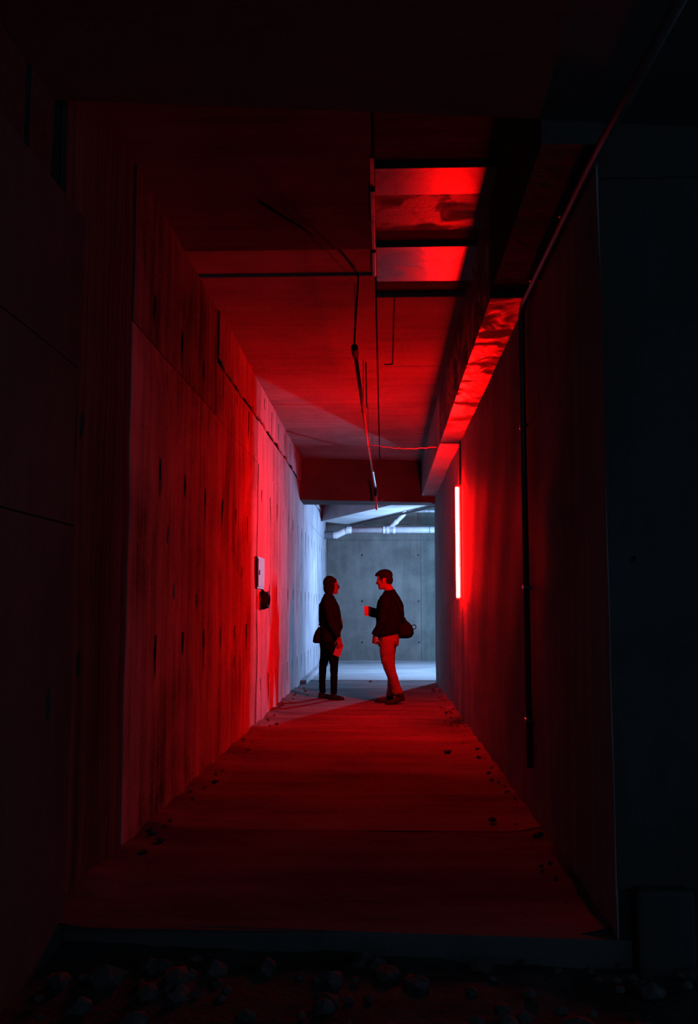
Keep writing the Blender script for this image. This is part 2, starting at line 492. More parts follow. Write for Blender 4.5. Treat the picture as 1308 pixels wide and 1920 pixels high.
# --- boxed soffit over the right wall
so = tag(obj('trim_1', B(.70, XR + .3, 5.8, 10.9, 3.21, 3.95), M['backing']), 'boxed concrete soffit under the ceiling along the right wall', 'soffit', kind='structure')
def soffit_part(y0, y1, x0, zb, mat, rough=0.0, seed=0):
    bm = bmesh.new()
    ny = max(2, int((y1 - y0) / 0.07)); nx = 6
    rng = np.random.RandomState(seed)
    ys = np.linspace(y0, y1, ny + 1)
    rows = []
    for i, y in enumerate(ys):
        row = [(x0, y, ZC + .12), (x0, y, 3.45)]
        for j in range(nx + 1):
            x = x0 + (XR + .02 - x0) * j / nx
            zz = zb + rough * (rng.rand() - .5) * (1.0 if 0 < j else .35)
            row.append((x, y, zz))
        row.append((XR + .02, y, ZC + .12))
        rows.append([bm.verts.new(p) for p in row])
    for r0, r1 in zip(rows, rows[1:]):
        n = len(r0)
        for j in range(n):
            bm.faces.new([r0[j], r0[(j + 1) % n], r1[(j + 1) % n], r1[j]])
    bm.faces.new(rows[0]); bm.faces.new(rows[-1][::-1])
    return obj('soffit_section', bm, mat, so)
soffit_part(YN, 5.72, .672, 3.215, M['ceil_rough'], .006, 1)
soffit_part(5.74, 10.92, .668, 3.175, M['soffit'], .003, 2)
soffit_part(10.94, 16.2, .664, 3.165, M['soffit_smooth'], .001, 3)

# --- corridor ceiling
ce = tag(obj('ceiling', B(-1.8, 6.3, YN, YB + .4, 3.93, 4.3), M['backing']), 'concrete corridor ceiling with formwork joints', 'ceiling', kind='structure')
def ceil_panel(x0, x1, y0, y1, z, mat, z_far=None, g=.006):
    zf = z if z_far is None else z_far
    bm = bmesh.new()
    p = [(x0 + g, y0 + g), (x1 - g, y0 + g), (x1 - g, y1 - g), (x0 + g, y1 - g)]
    prism(bm, p, [z, z, zf, zf], 3.96)
    bmesh.ops.bevel(bm, geom=[e for e in bm.edges if all(v.co.z < 3.95 for v in e.verts)], offset=.006, segments=1, affect='EDGES')
    return obj('ceiling_panel', bm, mat, ce)
XS = -.05
yb = [YN, 6.43, 6.94, 9.31, 11.5, 13.7, 16.3]
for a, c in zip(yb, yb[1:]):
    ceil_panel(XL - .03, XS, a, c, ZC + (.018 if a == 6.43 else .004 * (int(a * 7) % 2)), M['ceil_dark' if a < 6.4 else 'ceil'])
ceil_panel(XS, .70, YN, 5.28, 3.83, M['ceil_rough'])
ceil_panel(XS, .70, 5.28, 5.66, 3.805, M['ceil_gloss'])
ceil_panel(XS, .70, 5.66, 6.19, 3.815, M['ceil_semi'], 3.795)
ceil_panel(XS, .70, 6.19, 6.48, 3.83, M['ceil_rough'])
ceil_panel(XS, .70, 6.48, 7.21, 3.80, M['ceil_gloss'])
ceil_panel(XS, .70, 7.21, 7.50, 3.815, M['ceil_rough'])
for a, c in ((7.5, 9.75), (9.75, 10.6), (10.6, 12.2), (12.2, 16.3)):
    ceil_panel(XS, .70, a, c, 3.772 + .004 * (int(a * 9) % 2), M['ceil'])
# batten along the seam, catching the lamp on its flank
for y0, y1, dz, w in ((5.05, 5.42, .0, .016), (5.44, 5.95, .02, .020), (5.97, 6.42, .0, .016), (6.44, 6.93, .012, .016)):
    obj('seam_edge', B(XS - .02, XS + w * .5, y0, y1, 3.755 - dz, 3.9, bevel=.006), M['ceil_gloss'], ce)

# --- beam at the corridor end
be = tag(obj('trim_2', prism(bmesh.new(), [(XL, 15.72), (XR + .1, 16.28), (XR + .1, 16.72), (XL, 16.50)], 3.06, 4.0), M['beam']),
         'deep concrete beam across the far end of the corridor', 'beam', kind='structure')
# --- mouth of the corridor
mo = tag(obj('trim_3', prism(bmesh.new(), [(-4, 3.88), (4, 3.80), (4, -.5), (-4, -.5)], [3.62, 3.10, 3.10, 3.62], 4.3), M['near']),
         'dark lowered slab edge over the corridor mouth', 'slab', kind='structure')
nl = tag(obj('wall_front', B(-2.3, -1.33, -.5, 3.96, -.4, 2.95), M['backing']), 'dim bluish concrete wall at the left edge', 'wall', kind='structure')
wall_panel('x', -1.30, -.5, 3.98, -.2, 1.62, M['near'], nl, [(3.7, .9), (2.9, .9)])
wall_panel('x', -1.30, -.5, 3.98, 1.62, 2.30, M['near'], nl)
wall_panel('x', -1.30, -.5, 3.98, 2.30, 2.97, M['near'], nl)
wall_panel('y', 3.98, -1.76, -1.30, -.2, 2.97, M['near'], nl, sign=1)
obj('upper_wall', B(-2.3, -1.42, -.5, 3.96, 2.96, 4.0), M['backing'], nl)  # dark colour stands in for the shade above the near wall
tag(obj('wall_light_block', B(-4.2, -4.0, -.5, 3.9, -.4, 4.2), M['near']), 'unseen dark wall added beyond the left edge to block outside light', 'wall', kind='structure')  # added out of view to keep world light from leaking in

# --- floors
def rough_sheet(name, x0, x1, y0, y1, z, res, amp, mat, edge=None, seed=0):
    rng = np.random.RandomState(seed)
    xs = np.arange(x0, x1 + res * .5, res); ys = np.arange(y0, y1 + res * .5, res)
    X, Y = np.meshgrid(xs, ys, indexing='ij')
    Zv = np.zeros_like(X)
    for i in range(26):
        f = 1.2 * 1.16 ** i
        a = rng.rand() * 6.28
        Zv += (1 / f ** .8) * np.sin(f * (X * math.cos(a) + Y * math.sin(a)) + rng.rand() * 6.28)
    Zv *= amp / max(1e-6, np.abs(Zv).max())
    Zv += z
    if edge is not None:
        Zv += edge(X, Y)
    idx = np.arange(X.size).reshape(X.shape)
    q = np.stack([idx[:-1, :-1], idx[1:, :-1], idx[1:, 1:], idx[:-1, 1:]], -1).reshape(-1, 4)
    me = bpy.data.meshes.new(name)
    me.from_pydata(np.stack([X, Y, Zv], -1).reshape(-1, 3).tolist(), [], q.tolist())
    me.update()
    me.polygons.foreach_set('use_smooth', [True] * len(me.polygons))
    return obj(name, me, mat)

def berm(X, Y):
    a = 0.05 * np.exp(-((X - XL) / .13) ** 2) * (0.6 + 0.4 * np.sin(Y * 7.3) * np.sin(Y * 2.9 + 1))
    c = 0.045 * np.exp(-((X - XR) / .10) ** 2) * (0.6 + 0.4 * np.sin(Y * 8.1 + 2) * np.sin(Y * 3.3))
    return (a + c) * (Y < 15.2)
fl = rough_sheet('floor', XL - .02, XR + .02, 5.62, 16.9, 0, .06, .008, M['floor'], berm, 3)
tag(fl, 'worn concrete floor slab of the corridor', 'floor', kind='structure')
fn = rough_sheet('floor_near', XL - .02, XR + .02, YN + .06, 5.62, 0, .06, .008, M['floor_shade'], berm, 4)
tag(fn, 'concrete floor slab at the corridor mouth, shade put into its colour', 'floor', kind='structure')
obj('slab_edge', prism(bmesh.new(), [(XL + .05, 4.05), (XL + .05, 3.99), (XR + .05, 3.84), (XR + .05, 4.0)], -.35, .004), M['floor_shade'], fn)
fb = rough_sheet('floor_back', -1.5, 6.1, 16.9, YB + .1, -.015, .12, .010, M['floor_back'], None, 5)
tag(fb, 'pale dusty floor of the lit room behind', 'floor', kind='structure')
obj('floor_joint', prism(bmesh.new(), [(XL, 16.84), (6.1, 16.86), (6.1, 16.93), (XL, 16.95)], -.1, .004), M['floor'], fb)
gr = rough_sheet('ground', -4.0, 4.0, -.4, 4.05, -.085, .03, .055, M['earth'], None, 8)
tag(gr, 'rough rubbly earth in front of the corridor', 'ground', kind='structure')

# --- far room
wb = tag(obj('wall_back', B(-1.6, 6.3, YB + .03, YB + .4, -.4, 4.2), M['backing']), 'pale concrete wall with tie holes behind the two people', 'wall', kind='structure')
bh = [(-.52 + 1.385 * k, z) for k in range(-0, 4) for z in (.42, 1.42, 2.55)]
for a, c in ((XL, .93), (.93, 3.3), (3.3, 6.0)):
    wall_panel('y', YB, a, c, -.03, 2.92, M['wall_back'], wb, bh, sign=-1, hole=(.022, .022))
    wall_panel('y', YB + .012, a, c, 2.92, 3.30, M['wall_back'], wb, sign=-1)
    wall_panel('y', YB - .03, a, c, 3.30, 3.93, M['wall_back'], wb, sign=-1, rag=.012)
tag(obj('wall_far_right', B(6.0, 6.3, YE - .6, YB + .4, -.4, 4.2), M['wall_back']), 'side wall of the lit room out of view', 'wall', kind='structure')
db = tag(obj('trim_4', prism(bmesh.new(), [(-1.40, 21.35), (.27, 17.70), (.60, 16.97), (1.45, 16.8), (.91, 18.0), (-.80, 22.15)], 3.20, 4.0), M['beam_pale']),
         'diagonal concrete beam under the ceiling of the lit room', 'beam', kind='structure')
tag(obj('trim_5', B(1.97, 2.37, 19.2, 19.65, -.1, 4.0, bevel=.015), M['beam']), 'added unseen column backing the white lamp and shielding its light', 'column', kind='structure')  # added out of view, shields the white lamp on its right side

# ------------------------------------------------------------------ lamps
def tube_lamp(name, base, out, length, mat, label, r=.020, wall_off=.05):
    """upright batten: housing channel on the wall, two sockets, glowing tube"""
    x, y, z = base
    root = empty(name, base)
    tag(root, label, 'lamp')
    s = out
    xa, xb = sorted((x, x + s * .022))
    obj('housing', B(xa, xb, y - .022, y + .022, z, z + length, bevel=.004), M['housing'], root)
    for zz in (z + .012, z + length - .012):
        bm = bmesh.new()
        x0, x1 = sorted((x + s * .010, x + s * (wall_off + .018)))
        box(bm, x0, x1, y - .017, y + .017, zz - .012, zz + .012, bevel=.004)
        obj('socket', bm, M['housing'], root)
    t = bmesh.new()
    cx = x + s * wall_off
    tube(t, [(cx, y, z + .02), (cx, y, z + .035), (cx, y, z + length - .035), (cx, y, z + length - .02)], [r * .7, r, r, r * .7], 20)
    obj('tube', t, mat, root, True)
    for zz in (z + length * .62, z + length * .3):
        c = bmesh.new()
        box(c, *sorted((x + s * .018, x + s * .034)), y - .008, y + .008, zz - .008, zz + .008, bevel=.002)
        obj('clip', c, M['housing'], root)
    return root

tube_lamp('tube_lamp', (XR - .001, 10.86, 1.36), -1, 1.31, M['red_tube'], 'glowing red fluorescent tube mounted upright on the right wall')
tube_lamp('tube_lamp', (1.97, 19.42, 1.36), -1, 1.31, M['white_tube'], 'cool white tube lamp on an added column in the lit room behind')
# feed from the soffit to the red lamp
tag(obj('lamp_feed_conduit', tube(bmesh.new(), [(XR - .012, 10.87, 2.67), (XR - .012, 10.87, 3.17)], .010, 10), M['conduit']),
    'thin upright conduit on the wall above the red tube', 'conduit')

# ------------------------------------------------------------------ pipes and cables
rt = empty('wall_conduit', (.86, 5.88, 0.3))
tag(rt, 'dark metal conduit running under the soffit then bending down the right wall', 'conduit')
path = bend_path([(.875, 2.2, 3.02), (.875, 3.8, 3.12), (.868, 5.84, 3.14), (.878, 5.88, .32)], .16, 8)
obj('pipe', tube(bmesh.new(), path, .020, 14), M['conduit'], rt, True)
for p in ((.885, 4.4), (.885, 5.3)):
    obj('saddle_clip', B(.84, .902, p[1] - .012, p[1] + .012, 3.125, 3.16, bevel=.004), M['conduit'], rt)
for z in (2.4, 1.4, .6):
    obj('saddle_clip', B(.855, .902, 5.84, 5.92, z - .012, z + .012, bevel=.004), M['conduit'], rt)

hp = empty('hanging_pipe', (-.18, 11.5, 3.24))
tag(hp, 'long thin pipe hung below the ceiling along the corridor', 'pipe')
hpp = [(-.208, 7.28, 3.235), (-.175, 11.4, 3.235), (-.118, 15.55, 3.245)]
obj('pipe', tube(bmesh.new(), hpp, .016, 14), M['pipe_paint'], hp, True)
c = bmesh.new()
tube(c, [(-.209, 7.02, 3.235), (-.209, 7.04, 3.235), (-.209, 7.04, 3.235), (-.2085, 7.22, 3.235), (-.2085, 7.22, 3.235), (-.208, 7.30, 3.235)], [.020, .020, .027, .027, .022, .022], 14)
obj('end_coupling', c, M['black'], hp)
c = tube(bmesh.new(), bend_path([(-.120, 15.44, 3.245), (-.118, 15.58, 3.245), (-.116, 15.60, 3.10)], .05, 5), .026, 12)
obj('elbow', c, M['black'], hp, True)
obj('drop_pipe', tube(bmesh.new(), [(-.116, 15.60, 3.14), (-.100, 15.60, 2.87)], .019, 12), M['pipe_white'], hp, True)
obj('hook_wire', tube(bmesh.new(), bend_path([(-.10, 15.6, 2.95), (-.03, 15.62, 3.02), (.02, 15.7, 3.06)], .03, 4), .003, 6), M['steel'], hp)
for y, x in ((7.12, -.209), (9.4, -.192), (11.45, -.175), (13.6, -.145), (15.45, -.12)):
    obj('hanger_rod', tube(bmesh.new(), [(x, y, 3.24), (x, y, ZC + .01)], .0035, 6), M['conduit'], hp)
    obj('hanger_ring', tube(bmesh.new(), [(x, y - .006, 3.235), (x, y + .006, 3.235)], .021, 12), M['conduit'], hp)

tag(obj('ceiling_cable', tube(bmesh.new(), bend_path([(-.209, 7.03, 3.24), (-.207, 6.98, 3.3), (-.175, 6.90, 3.748), (-.30, 6.45, 3.772), (-.75, 5.6, 3.752)], .03, 4), .007, 8), M['black'], None, True),
    'black cable dropping from the ceiling to the end of the hanging pipe', 'cable')
tag(obj('link_cable', tube(bmesh.new(), [(-.155 + .825 * t, 11.42 + .08 * t, 3.245 - .02 * t - .035 * math.sin(math.pi * t) - .004 * math.sin(t * 40)) for t in np.linspace(0, 1, 40)], .006, 8), M['steel'], None, True),
    'thin twisted wire stretched from the hanging pipe to the right soffit', 'cable')
tag(obj('surface_cable', tube(bmesh.new(), [(.102, 7.5, 3.772), (.104, 8.6, 3.770), (.108, 9.62, 3.771), (.02, 9.64, 3.771)], .006, 8), M['black']),
    'dark cable clipped to the ceiling right of the seam', 'cable')
tag(obj('surface_cable', tube(bmesh.new(), [(-.165, 9.5, 3.757), (-.195, 11.7, 3.757)], .006, 8), M['black']),
    'short dark cable on the ceiling above the hanging pipe', 'cable')

# drain pipe in the far room
dp = empty('drain_pipe', (0, 22.5, 3.09))
tag(dp, 'pale plastic drain pipe crossing the lit room below its ceiling', 'pipe')
obj('straight_pipe', tube(bmesh.new(), [(-.80, 22.5, 3.10), (6.02, 22.5, 3.10)], .080, 24), M['pvc'], dp, True)
obj('bend', tube(bmesh.new(), bend_path([(-1.22, 22.5, 2.975), (-1.10, 22.5, 2.975), (-.86, 22.5, 3.10), (-.74, 22.5, 3.10)], .09, 6), .083, 24), M['pvc'], dp, True)
obj('wall_sleeve', tube(bmesh.new(), [(-1.40, 22.5, 2.975), (-1.17, 22.5, 2.975)], .095, 24), M['pvc_grey'], dp)
for x in (-.82, .03, .12, .27):
    obj('coupling', tube(bmesh.new(), [(x - .03, 22.5, 3.10), (x + .03, 22.5, 3.10)], .091, 24), M['pvc'], dp)
for x in (-1.10, ):
    obj('coupling', tube(bmesh.new(), [(x - .025, 22.5, 2.978), (x + .025, 22.5, 2.982)], .091, 24), M['pvc'], dp)
obj('branch', tube(bmesh.new(), [(.14, 22.5, 3.12), (.50, 22.46, 3.46), (.56, 22.46, 3.9)], .055, 18), M['pvc'], dp, True)
obj('branch_collar', tube(bmesh.new(), [(.29, 22.485, 3.262), (.34, 22.478, 3.31)], .066, 18), M['pvc'], dp)
for x in (-.88, .0, 1.1):
    c = bmesh.new()
    tube(c, [(x + .094 * math.cos(t) * 0, 22.5 + .094 * math.cos(t), 3.10 + .094 * math.sin(t)) for t in np.linspace(0, 2 * math.pi, 25)], .006, 6)
    tube(c, [(x, 22.5, 3.19), (x, 22.5, 3.93)], .005, 6)
    obj('pipe_hanger', c, M['conduit'], dp)
tag(obj('upper_pipe', tube(bmesh.new(), [(.62, 22.9, 3.585), (6.02, 22.9, 3.585)], .035, 16), M['pvc'], None, True), 'slim white pipe high on the far wall', 'pipe')
rr = empty('beam_rod', (.1, 20, 3.15))
tag(rr, 'dark rail slung along the edge of the diagonal beam', 'rail')
obj('rail', tube(bmesh.new(), [(-.74, 22.05, 3.165), (1.10, 17.60, 3.165)], .022, 10), M['conduit'], rr)
for t in (.1, .42, .78):
    x, y = -.74 + 1.84 * t, 22.05 - 4.45 * t
    bm = bmesh.new()
    for dx in (-.035, .035):
        tube(bm, [(x + dx, y, 3.17), (x - .03, y - .05, 3.30)], .004, 6)
    obj('hanger_wire', bm, M['conduit'], rr)

# ------------------------------------------------------------------ box and cable coil on the left wall
wbx = empty('junction_box', (XL, 10.55, 1.47))
tag(wbx, 'flat pale electrical box fixed to the left wall', 'box')
obj('back_box', B(XL + .010, XL + .024, 10.28, 10.84, 1.48, 1.83, bevel=.004), M['pvc_grey'], wbx)
obj('cover', B(XL + .022, XL + .032, 10.30, 10.82, 1.50, 1.81, bevel=.003), M['box'], wbx)
obj('latch', B(XL + .032, XL + .042, 10.35, 10.38, 1.63, 1.68, bevel=.002), M['pvc_grey'], wbx)
cc = empty('cable_coil', (XL + .05, 10.72, 1.24))
tag(cc, 'dark coil of cable hanging on the left wall below the box', 'cable')
bm = bmesh.new()
for i in range(5):
    pts = [(XL + .03 + .014 * i + .004 * math.sin(3 * t), 10.72 + (.155 - .010 * i) * math.cos(t), 1.345 + (.095 - .005 * i) * math.sin(t) - .012 * math.cos(2 * t)) for t in np.linspace(0, 2 * math.pi, 41)]
    tube(bm, pts, .0135, 8)
obj('coil', fuse(bm, .006, 1), M['black'], cc)
obj('lead', tube(bmesh.new(), bend_path([(XL + .03, 10.62, 1.475), (XL + .06, 10.60, 1.44), (XL + .05, 10.68, 1.42), (XL + .045, 10.80, 1.38)], .05, 5), .010, 8), M['black'], cc, True)
obj('hook', tube(bmesh.new(), bend_path([(XL - .01, 10.72, 1.445), (XL + .09, 10.72, 1.445), (XL + .10, 10.72, 1.475)], .02, 4), .006, 8), M['steel'], cc)

# ------------------------------------------------------------------ people
def hand(bm, wrist, fdir, palm, thumb, curl=(25, 30, 20), scale=1.0, spread=4, thumb_close=0.35):
    """palm, four unequal bent fingers and a thumb leaving the side of the palm"""
    w = Vector(wrist); f = Vector(fdir).normalized(); p = Vector(palm)
    p = (p - f * p.dot(f)).normalized()
    t = Vector(thumb); t = (t - f * t.dot(f) - p * t.dot(p)).normalized()
    s = scale
    for k in range(7):
        q = -0.026 + .0087 * k
        tube(bm, [w + t * q * .75 * s - f * .005, w + f * .045 * s + t * q * s, w + f * .088 * s + t * q * 1.15 * s], [.016 * s, .0155 * s, .012 * s], 8, 'round')
    L = (.070, .079, .073, .056)
    for i in range(4):
        o = (0.030 - .020 * i) * s
        pos = w + f * (.088 - .004 * abs(i - 1)) * s + t * o
        d = (f + t * math.tan(math.radians(spread * (1.2 - i)))).normalized()
        ang = 0
        pts = [pos - d * .012]
        rad = [.0095 * s]
        pts.append(pos); rad.append(.0095 * s)
        for j, fr in enumerate((.44, .31, .25)):
            ang += math.radians(curl[j] * (1 + .12 * i))
            dd = d * math.cos(ang) + p * math.sin(ang)
            pos = pos + dd * L[i] * fr * s
            pts.append(pos); rad.append((.0090, .0082, .0070)[j] * s)
        tube(bm, pts, rad, 8, 'round')
    b0 = w + f * .022 * s + t * .026 * s
    d = (f * .62 + t * .72 + p * thumb_close).normalized()
    p1 = b0 + d * .042 * s
    d2 = (f * .85 + t * .35 + p * (thumb_close + .15)).normalized()
    p2 = p1 + d2 * .033 * s
    p3 = p2 + (f * .95 + p * (thumb_close + .2)).normalized() * .026 * s
    tube(bm, [b0, p1, p2, p3], [.0145 * s, .0115 * s, .0100 * s, .0078 * s], 8, 'round')

def limb(bm, pts, rads):
    tube(bm, pts, rads, 14, 'round')

def shoe(parent, heel, toe, ball_z, heel_z, width, mat, top_r, ank):
    """leather upper with toe cap and heel, sole as its sub-part"""
    h = Vector(heel); t = Vector(toe)
    d = (t - h); d.z = 0
    ln = d.length; d.normalize()
    sd = Vector((-d.y, d.x, 0))
    bm = bmesh.new()
    prof = [(0.0, .030, .058), (.10, .038, .066), (.25, .038, .062), (.42, .036, .052), (.60, .043, .042), (.76, .046, .037), (.90, .038, .031), (1.0, .018, .022)]
    def sole_z(q):
        return heel_z * max(0.0, 1 - q / .68) + ball_z
    rings = []
    for q, wd, ht in prof:
        c = h + d * ln * q
        zz = sole_z(q) + .018
        ring = []
        for k in range(14):
            a = 2 * math.pi * k / 14
            yy = math.cos(a) * wd * width; zc = math.sin(a)
            z = zz + (ht if zc > 0 else .016) * zc
            ring.append(bm.verts.new(c + sd * yy + Vector((0, 0, z - c.z))))
        rings.append(ring)
    for r0, r1 in zip(rings, rings[1:]):
        for k in range(14):
            bm.faces.new([r0[k], r0[(k + 1) % 14], r1[(k + 1) % 14], r1[k]])
    bm.faces.new(rings[0][::-1]); bm.faces.new(rings[-1])
    a = Vector(ank)
    b0 = h + d * ln * .2; b0.z = sole_z(.2) + .06
    tube(bm, [b0, b0 * .5 + a * .5], [.040 * width, top_r], 12, 'round')
    up = obj('shoe', fuse(bm, .007, 3), mat, parent)
    s = bmesh.new()
    lo, hi = [], []
    outline = [(q, wd * width * 1.06) for q, wd, _ in prof]
    ptsL = [(q, w_) for q, w_ in outline] + [(q, -w_) for q, w_ in outline[::-1]]
    for q, w_ in ptsL:
        c = h + d * ln * q + sd * w_
        z = sole_z(q)
        lo.append(s.verts.new((c.x, c.y, z))); hi.append(s.verts.new((c.x, c.y, z + .016)))
    n = len(lo)
    s.faces.new(lo[::-1]); s.faces.new(hi)
    for i in range(n):
        s.faces.new([lo[i], lo[(i + 1) % n], hi[(i + 1) % n], hi[i]])
    obj('sole', s, M['sole'], up)
    return up

def rotz_about(bm, ang, cx, cy):
    bmesh.ops.rotate(bm, verts=bm.verts, cent=(cx, cy, 0), matrix=Matrix.Rotation(ang, 3, 'Z'))

def add_head(bm, c, face, scale=1.0, fem=False, tilt=0.0):
    """skull, jaw, brow, nose, lips, chin, eyes sockets and ears; built looking along +x then turned to 'face' angle and tilt (down)"""
    h = bmesh.new()
    ell(h, (-.012, 0, .028), (.098, .076, .098))
    ell(h, (.020, 0, -.035), (.072, .062, .082))
    ell(h, (.046, 0, -.078), (.042, .040 if fem else .046, .036))
    ell(h, (.078, 0, -.094), (.016, .019, .017))            # chin
    ell(h, (.068, 0, .028), (.022, .052, .020))             # brow
    tube(h, [(.078, 0, .022), (.092, 0, -.004), (.106, 0, -.026)], [.009, .011, .013], 10, 'round')   # nose
    for s in (-1, 1):
        ell(h, (.094, s * .011, -.030), (.010, .009, .008))
        ell(h, (.062, s * .040, -.022), (.022, .020, .022))  # cheek
        ell(h, (-.006, s * .078, -.012), (.019, .008, .031), Matrix.Rotation(s * .35, 3, 'Z'))  # ear
        ell(h, (.075, s * .031, .002), (.012, .014, .009))   # eyelids
    ell(h, (.083, 0, -.055), (.012, .022, .006))
    ell(h, (.081, 0, -.066), (.012, .020, .007))
    mt = Matrix.Translation(c) @ Matrix.Rotation(face, 4, 'Z') @ Matrix.Rotation(tilt, 4, 'Y') @ Matrix.Diagonal((scale, scale, scale, 1))
    bmesh.ops.transform(h, matrix=mt, verts=h.verts)
    me = bpy.data.meshes.new('h'); h.to_mesh(me); h.free()
    bm.from_mesh(me); bpy.data.meshes.remove(me)
    return mt

def put(bm, mt):
    bmesh.ops.transform(bm, matrix=mt, verts=bm.verts)
    return bm

# ---------------- woman, facing right
WX, WY = -.757, 13.5
def W(u, v, z):
    return (WX + u, WY + v, z)
wo = empty('person', (WX, WY, 0))
tag(wo, 'person in dark jacket and glasses facing right, holding a small leaflet', 'person')
bm = bmesh.new()
hm = add_head(bm, W(.034, 0, 1.580), math.radians(2), 1.02, True, math.radians(3))
tube(bm, [W(-.022, 0, 1.36), W(-.005, 0, 1.45), W(.022, 0, 1.53)], [.060, .050, .050], 16, 'round')
loft(bm, [(WX + a, WY, z, r1, r2) for a, z, r1, r2 in ((0, .80, .115, .155), (0, .92, .115, .15), (.01, 1.05, .11, .13), (.01, 1.2, .115, .14), (-.005, 1.32, .105, .165), (-.015, 1.38, .075, .12), (-.018, 1.41, .05, .06))])
RS, RE, RW = W(-.030, -.175, 1.335), W(.040, -.225, 1.045), W(.148, -.215, .845)
LS, LE, LW = W(-.030, .175, 1.335), W(-.005, .225, 1.045), W(.075, .215, .845)
limb(bm, [RS, RE, RW], [.048, .037, .026])
limb(bm, [LS, LE, LW], [.048, .037, .026])
hand(bm, RW, (.10, -.02, -1), (-.25, 1, 0), (-.9, -.15, 0), (14, 18, 12), .94, 3, .5)
hand(bm, LW, (.10, .02, -1), (-.25, -1, 0), (.9, -.15, 0), (25, 30, 22), .94)
for hip, kn, an in ((W(.035, -.085, .83), W(.072, -.095, .44), W(.070, -.10, .07)), (W(-.03, .085, .83), W(-.098, .085, .44), W(-.100, .09, .07))):
    limb(bm, [hip, kn, an], [.080, .046, .032])
loft(bm, [(WX, WY, z, r1, r2) for z, r1, r2 in ((.72, .07, .13), (.80, .11, .155), (.86, .115, .155))])
obj('body', fuse(bm, .0058, 3), M['skin'], wo)

bm = bmesh.new()                                             # bob of hair
ell(bm, (-.034, 0, .040), (.094, .094, .098))
ell(bm, (-.052, 0, -.030), (.066, .090, .092))
ell(bm, (-.034, 0, -.098), (.058, .080, .056))
for s in (-1, 1):
    ell(bm, (-.002, s * .070, -.030), (.042, .026, .090))
    ell(bm, (.028, s * .050, .075), (.040, .034, .034), Matrix.Rotation(.5, 3, 'Y'))
put(bm, hm)
obj('hair', fuse(bm, .008, 4, .008, .02), M['hair'], wo)

gl = bmesh.new()                                             # spectacles
for s in (-1, 1):
    tube(gl, [(.106 - .004 * abs(math.cos(t)), s * .034 + .023 * math.cos(t), .002 + .019 * math.sin(t)) for t in np.linspace(0, 2 * math.pi, 25)], .0022, 6)
    tube(gl, [(.100, s * .058, .010), (.05, s * .074, .010), (-.01, s * .084, .004)], .0020, 6)
tube(gl, [(.106, -.011, .006), (.109, 0, .009), (.106, .011, .006)], .0022, 6)
put(gl, hm)
glo = obj('glasses', gl, M['black'], wo)
for s in (-1, 1):
    ln = bmesh.new()
    ell(ln, (.104, s * .034, .002), (.0015, .0215, .0175), None, 16)
    obj('lens', put(ln, hm), M['lens'], glo, True)

def sleeve(bm, S, E, Wr, r, cut=.93):
    S, E, Wr = Vector(S), Vector(E), Vector(Wr)
    m1 = S.lerp(E, .5); m2 = E.lerp(Wr, .5)
    tube(bm, [S, m1, E, m2, E.lerp(Wr, cut)], r, 16, 'flat')
    ell(bm, S, (r[0] * 1.05,) * 3)
    ell(bm, E, (r[2] * 1.02,) * 3)

bm = bmesh.new()
loft(bm, [(WX + a, WY, z, r1, r2) for a, z, r1, r2 in (
    (.008, .80, .142, .185), (.010, .86, .146, .188), (.012, .95, .146, .182), (.014, 1.04, .146, .172), (.016, 1.12, .148, .172),
    (.012, 1.20, .148, .178), (.002, 1.28, .138, .186), (-.008, 1.345, .120, .178), (-.012, 1.385, .100, .14), (-.010, 1.415, .082, .09))], 32, 2.2)
ell(bm, W(.095, -.07, 1.185), (.062, .075, .075)); ell(bm, W(.095, .07, 1.185), (.062, .075, .075))
ell(bm, W(.075, 0, 1.01), (.115, .15, .10))
tube(bm, [W(-.018, 0, 1.38), W(-.004, 0, 1.455)], [.092, .072], 18)              # collar
tube(bm, [W(.03, -.05, 1.42), W(.085, -.03, 1.385)], [.02, .014], 10, 'round')
sleeve(bm, RS, RE, RW, [.064, .060, .053, .047, .042])
sleeve(bm, LS, LE, LW, [.064, .060, .053, .047, .042])
obj('jacket', fuse(bm, .008, 4, .014, .07), M['jacket_w'], wo)
bm = bmesh.new()                                             # pale shirt showing at the open front
loft(bm, [(WX + a, WY + .075, z, r1 - .012, .045) for a, z, r1 in ((.02, .86, .136), (.025, .90, .144), (.04, 1.0, .155), (.04, 1.08, .155), (.035, 1.16, .138), (.025, 1.26, .124), (.012, 1.33, .112), (.0, 1.40, .085))], 20)
obj('shirt', fuse(bm, .008, 3, .008, .05), M['shirt'], wo)

bm = bmesh.new()
loft(bm, [(WX + a, WY, z, r1, r2) for a, z, r1, r2 in ((-.002, .70, .13, .165), (.0, .78, .140, .178), (0, .86, .136, .175), (0, .93, .125, .165))])
for pts, rr in (((W(.040, -.085, .80), W(.062, -.090, .60), W(.072, -.095, .45), W(.070, -.10, .25), W(.068, -.10, .075)), (.100, .076, .057, .049, .046)),
                ((W(-.035, .085, .80), W(-.066, .085, .60), W(-.098, .085, .43), W(-.106, .088, .25), W(-.100, .09, .075)), (.100, .072, .056, .048, .045))):
    tube(bm, pts, rr, 16, 'flat')
obj('trousers', fuse(bm, .008, 4, .012, .06), M['trousers_w'], wo)
shoe(wo, W(.012, -.085, 0), W(.212, -.165, 0), .002, 0, .92, M['shoe'], .042, W(.068, -.10, .10))
shoe(wo, W(-.158, .095, 0), W(.045, .060, 0), .002, 0, .92, M['shoe'], .042, W(-.100, .09, .10))

